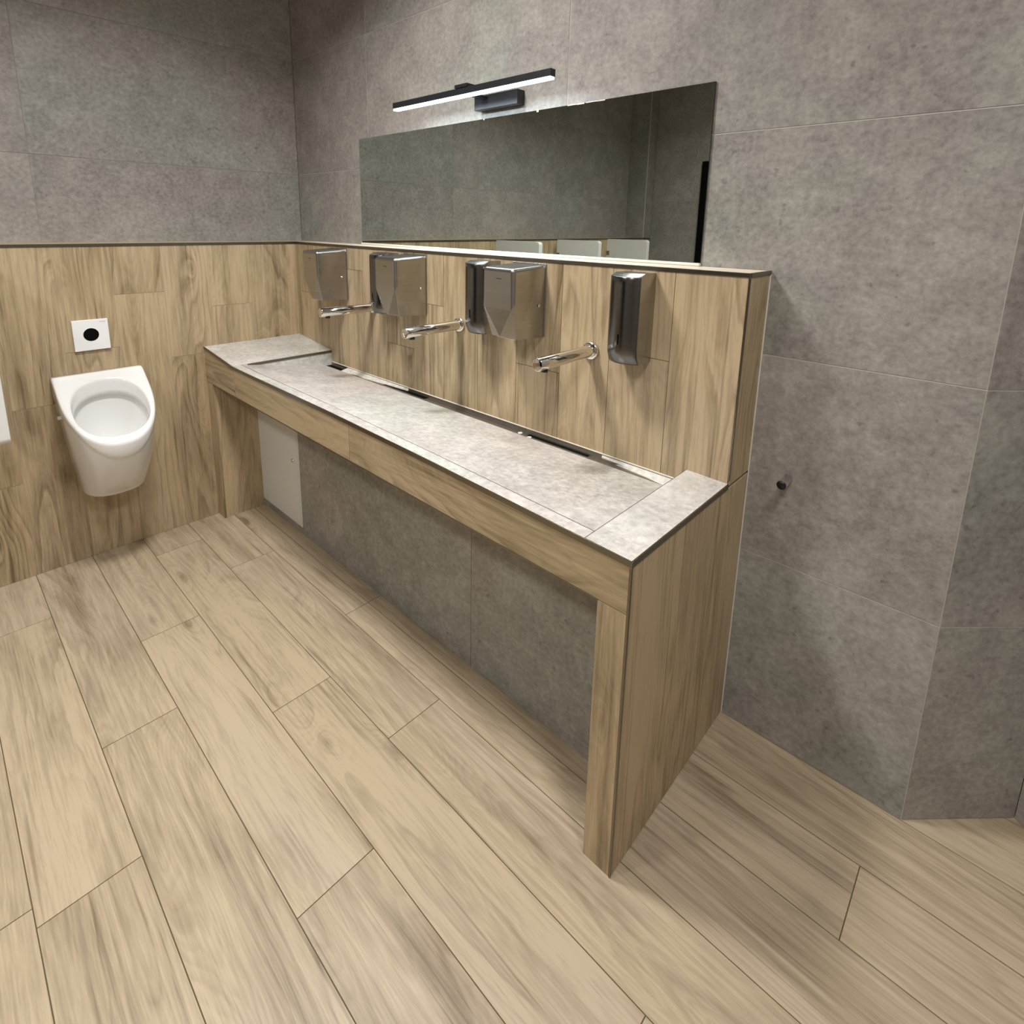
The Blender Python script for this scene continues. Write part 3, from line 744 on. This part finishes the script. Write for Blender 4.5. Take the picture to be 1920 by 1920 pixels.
# ------------------------------------------------------------------ urinal
def make_urinal(label, yc):
    t = thing('urinal', label, 'urinal', (0, yc, 0.0))
    ztop = 0.862
    N = 64
    def outline(w, d, k):
        """D-shaped plan: k in 0..N, from back left round the front to back right. w half width, d depth"""
        # superellipse front with short straight sides
        s = d * 0.30
        a = k / N
        tot = 2 * s + math.pi * 0.5 * (w + (d - s)); q = a * tot
        if q < s: return (q, -w)
        if q > tot - s: return (tot - q, w)
        th = (q - s) / (tot - 2 * s) * math.pi
        c, sn = math.cos(th), math.sin(th); e = 0.86
        return (s + (d - s) * abs(sn) ** e, -w * math.copysign(abs(c) ** e, c))
    def rimz(x): return ztop - 0.004 - max(0.0, x - 0.034) * 0.73
    # profile along height: factor f 0 bottom .. 1 rim
    def wd(f):
        w = 0.118 + (0.166 - 0.118) * (1 - (1 - f) ** 1.7)
        d = 0.175 + (0.352 - 0.175) * (1 - (1 - f) ** 1.75)
        return w, d
    H = 48; zbtm = 0.345
    bm = bmesh.new(); rings = []
    for h in range(H + 1):
        f = h / H; w, d = wd(f); ring = []
        for k in range(N + 1):
            x, y = outline(w, d, k)
            xr, yr = outline(*wd(1.0), k)
            z = zbtm + (rimz(xr) - 0.004 - zbtm) * f
            zb0 = zbtm + 0.0 
            # lower body steps in by a few millimetres under a sweeping line
            line = 0.60 + 0.17 * (abs(y) / 0.166) ** 2.2
            st = 1.0 / (1.0 + math.exp((z - (line - 0.045)) / 0.0025))
            sc = 1 - 0.020 * st
            ring.append(bm.verts.new((x * sc if x > 0.001 else 0.0, y * sc, z)))
        rings.append(ring)
    for A, B in zip(rings, rings[1:]):
        for i in range(N):
            bm.faces.new((A[i], A[i + 1], B[i + 1], B[i])).smooth = True
    # rounded bottom
    prev = rings[0]
    for dz, sc in ((0.007, 0.975), (0.012, 0.93), (0.014, 0.85), (0.014, 0.0)):
        if sc:
            cur = [bm.verts.new((v.co.x * sc, v.co.y * sc, v.co.z - dz * (1))) for v in rings[0]]
            for i in range(N): bm.faces.new((cur[i], cur[i + 1], prev[i + 1], prev[i])).smooth = True
            prev = cur
        else:
            bm.faces.new(prev[::-1])
    # rim: outer ring -> rounded edge -> flat -> oval opening, on the slanting plane
    wr, dr_ = wd(1.0)
    def oval(a, b, cx, k):
        th = math.pi * (k / N)             # front half only for k: use full loop below
        return None
    full = []                              # full closed loop of the outline, back edge included
    outer = rings[-1]
    nb = 24
    back = [bm.verts.new((0.0, wr - 2 * wr * j / nb, ztop - 0.004)) for j in range(1, nb)]
    loop = outer + back
    LN = len(loop)
    cx, ra, rb = 0.193, 0.126, 0.134       # oval centre, half length along x, half width along y
    def ovalpt(v, s_=1.0):
        dx, dy = (v.co.x - cx), v.co.y
        th = math.atan2(dy / rb, dx / ra); e = 0.88
        c, q = math.cos(th), math.sin(th)
        return cx + ra * s_ * math.copysign(abs(c) ** e, c), rb * s_ * math.copysign(abs(q) ** e, q)
    def rz(x): return rimz(x)
    def add_ring(fn):
        return [bm.verts.new(fn(v)) for v in loop]
    def inner_scale(v, m):
        cxo = 0.16
        return Vector((cxo + (v.co.x - cxo) * m if v.co.x > 0.0005 else 0.0, v.co.y * m, 0))
    r0 = loop
    seq = []
    def flat(v, m, dz, xmin=0.0):
        p = inner_scale(v, m); x = max(p.x, xmin); return (x, p.y, rz(x) + dz)
    seq.append(add_ring(lambda v: flat(v, 0.985, 0.001)))
    seq.append(add_ring(lambda v: flat(v, 0.965, 0.003)))
    seq.append(add_ring(lambda v: flat(v, 0.950, 0.004)))
    seq.append(add_ring(lambda v: flat(v, 0.945, 0.004, 0.030)))
    seq.append(add_ring(lambda v: flat(v, 0.940, 0.003, 0.036)))
    def blend(v, q, sO=1.0, dz=0.004):
        p = inner_scale(v, 0.94); p.x = max(p.x, 0.036); ox, oy = ovalpt(v, sO)
        x = p.x * (1 - q) + ox * q; y = p.y * (1 - q) + oy * q
        return (x, y, rz(x) + dz)
    for q, s_, dz in ((0.35, 1.06, 0.003), (0.7, 1.05, 0.003), (1.0, 1.035, 0.0025), (1.0, 1.012, 0.0), (1.0, 0.998, -0.005), (1.0, 0.990, -0.014)):
        seq.append(add_ring(lambda v, q=q, s_=s_, dz=dz: blend(v, q, s_, dz)))
    # inner skirt down, then the undercut flushing rim and the bowl
    def inner(v, s_, drop, sh=0.0, zabs=None, mixf=0.0):
        ox, oy = ovalpt(v, s_); z = rz(ox) - drop
        if zabs is not None: z = z * (1 - mixf) + zabs * mixf
        return (ox + sh, oy, z)
    seq.append(add_ring(lambda v: inner(v, 0.975, 0.045)))
    seq.append(add_ring(lambda v: inner(v, 0.955, 0.070, -0.001)))
    seq.append(add_ring(lambda v: inner(v, 1.01, 0.0735, -0.002)))
    seq.append(add_ring(lambda v: inner(v, 1.02, 0.088, -0.002)))
    for s_, m_, za, sh in ((0.98, 0.25, 0.60, -0.004), (0.94, 0.5, 0.58, -0.008), (0.86, 0.75, 0.55, -0.014), (0.72, 0.9, 0.525, -0.020), (0.5, 1.0, 0.510, -0.026), (0.25, 1.0, 0.500, -0.030), (0.10, 1.0, 0.497, -0.030)):
        seq.append(add_ring(lambda v, s_=s_, m_=m_, za=za, sh=sh: inner(v, s_, 0.098, sh, za, m_)))
    prev = r0
    for cur in seq:
        for i in range(LN):
            j = (i + 1) % LN
            bm.faces.new((prev[i], prev[j], cur[j], cur[i])).smooth = True
        prev = cur
    bm.faces.new(prev).smooth = True
    bmesh.ops.remove_doubles(bm, verts=bm.verts[:], dist=2e-5)
    # close the back against the wall
    bmesh.ops.recalc_face_normals(bm, faces=bm.faces[:])
    o = mesh_obj('basin', bm, M['ceramic'], t)
    o.location.x = 0.0008
    bm = bmesh.new(); lathe(bm, (0.040, -0.158, 0.690), (0, -1, 0), [(-0.004, 0.008), (0.0060, 0.008), (0.0075, 0.006), (0.008, 0)], 20)
    mesh_obj('screw_cap', bm, M['plate'], t)
    bm = bmesh.new(); lathe(bm, (0.167, 0, 0.4972), (0, 0, 1), [(0.0, 0.024), (0.0025, 0.023), (0.0035, 0.018), (0.0035, 0.0)], 32)
    mesh_obj('drain_strainer', bm, M['steel'], t)
    return t
make_urinal('white ceramic wall urinal with an oval opening, hung on the wooden lower wall', -1.097)

# flush sensor plate above it
fp = thing('flush_plate', 'square white flush sensor plate with a black round window above the urinal', 'flush plate', (0, -1.1015, 1.024))
bm = bmesh.new(); box(bm, 0.0005, 0.011, -0.0645, 0.0645, -0.067, 0.067, bev=0.0018)
mesh_obj('cover', bm, M['plate'], fp)
bm = bmesh.new(); cyl(bm, (0.0105, -0.001, 0.002), (0.0118, -0.001, 0.002), 0.0280, seg=48)
mesh_obj('sensor_window', bm, M['bwin'], fp)['label'] = 'round black sensor window'
bm = bmesh.new(); box(bm, 0.0109, 0.0112, 0.0330, 0.0560, 0.0540, 0.0562)
mesh_obj('maker_mark', bm, M['greymark'], fp)

# ------------------------------------------------------------------ privacy screens
def make_screen(label, y):
    t = thing('urinal_screen', label, 'privacy screen', (0, y, 1.0), 'white screens between the urinals')
    hw, z0, z1, r = 0.0195, 0.738 - 1.0, 1.409 - 1.0, 0.022
    bm = bmesh.new(); w = 0.420
    pts = [(0.0008, z0), (w - r, z0)] + [(w - r + r * math.sin(a), z0 + r - r * math.cos(a)) for a in [math.pi / 2 * i / 8 for i in range(1, 9)]]
    pts += [(w - r + r * math.cos(a), z1 - r + r * math.sin(a)) for a in [math.pi / 2 * i / 8 for i in range(0, 9)]] + [(0.0008, z1)]
    A = [bm.verts.new((x, -hw, z)) for x, z in pts]; B = [bm.verts.new((x, hw, z)) for x, z in pts]
    bm.faces.new(A); bm.faces.new(B[::-1])
    for i in range(len(pts)):
        j = (i + 1) % len(pts); bm.faces.new((A[i], B[i], B[j], A[j]))
    bmesh.ops.recalc_face_normals(bm, faces=bm.faces[:])
    es = [e for e in bm.edges if e.calc_face_angle(0) > 1.2 and min(v.co.x for v in e.verts) > 0.01]
    bmesh.ops.bevel(bm, geom=es, offset=0.004, segments=3, profile=0.5, affect='EDGES')
    mesh_obj('panel', bm, M['screen'], t)
    bm = bmesh.new()
    bm.free()
    for z in (-0.16, 0.28):
        bm = bmesh.new(); box(bm, 0.0004, 0.030, hw + 0.0002, hw + 0.004, z - 0.02, z + 0.02, bev=0.001)
        mesh_obj('wall_bracket', bm, M['steel'], t)
    return t
make_screen('white privacy screen cut off by the left picture edge, beside the urinal', -1.461)
make_screen('white privacy screen seen only in the mirror, middle one of three', -2.200)
make_screen('white privacy screen seen only in the mirror, rightmost one of three', -2.965)

# ------------------------------------------------------------------ ceiling lights
def make_light(label, x, y, power, r=0.19, col=(1.0, 0.975, 0.94)):
    t = thing('ceiling_light', label, 'ceiling light', (x, y, CEIL), 'round ceiling lights')
    bm = bmesh.new(); lathe(bm, (0, 0, 0), (0, 0, -1), [(0.0005, 0), (0.0005, r + 0.016), (0.020, r + 0.014), (0.024, r + 0.006), (0.018, r)], 48)
    mesh_obj('rim', bm, M['white'], t)
    bm = bmesh.new(); cyl(bm, (0, 0, -0.010), (0, 0, -0.016), r, seg=48)
    mesh_obj('diffuser', bm, M['panel'], t)
    a = bpy.data.lights.new('ceiling_light_glow', 'AREA'); a.shape = 'DISK'; a.size = 2 * r; a.energy = power; a.color = col; a.spread = math.radians(142)
    o = bpy.data.objects.new('light', a); C.objects.link(o); o.location = (0, 0, -0.026); o.parent = t
    return t
make_light('round white ceiling light above the middle of the counter', 1.30, -1.02, 37)
make_light('round white ceiling light over the right side of the room', 3.25, -1.15, 20)
make_light('round white ceiling light near the urinals at the rear', 1.30, -2.70, 18)
make_light('round white ceiling light near the black door at the rear', 2.90, -2.70, 20)

# ------------------------------------------------------------------ world, camera, view
w = bpy.data.worlds.new('World'); S.world = w; w.use_nodes = True
w.node_tree.nodes['Background'].inputs[0].default_value = (0.9, 0.92, 1, 1); w.node_tree.nodes['Background'].inputs[1].default_value = 0.0

cam = bpy.data.cameras.new('camera'); co = bpy.data.objects.new('camera', cam); C.objects.link(co)
co.location = (2.934001, -1.602907, 1.524845)
co.rotation_euler = (1.367149, -0.017122, 0.757299)
cam.sensor_width = 36; cam.sensor_fit = 'HORIZONTAL'
cam.lens = 1043.166784 / 1920 * 36
cam.shift_x = (960 - 942.919386) / 1920; cam.shift_y = (636.392216 - 960) / 1920
cam.clip_start = 0.02; cam.clip_end = 50
S.camera = co
S.view_settings.view_transform = 'Standard'; S.view_settings.look = 'None'; S.view_settings.gamma = 1.0
S.view_settings.use_curve_mapping = False
S.view_settings.exposure = 0.0
S.cycles.use_denoising = True
S.cycles.max_bounces = 10; S.cycles.diffuse_bounces = 5; S.cycles.glossy_bounces = 6
S.cycles.sample_clamp_indirect = 6.0
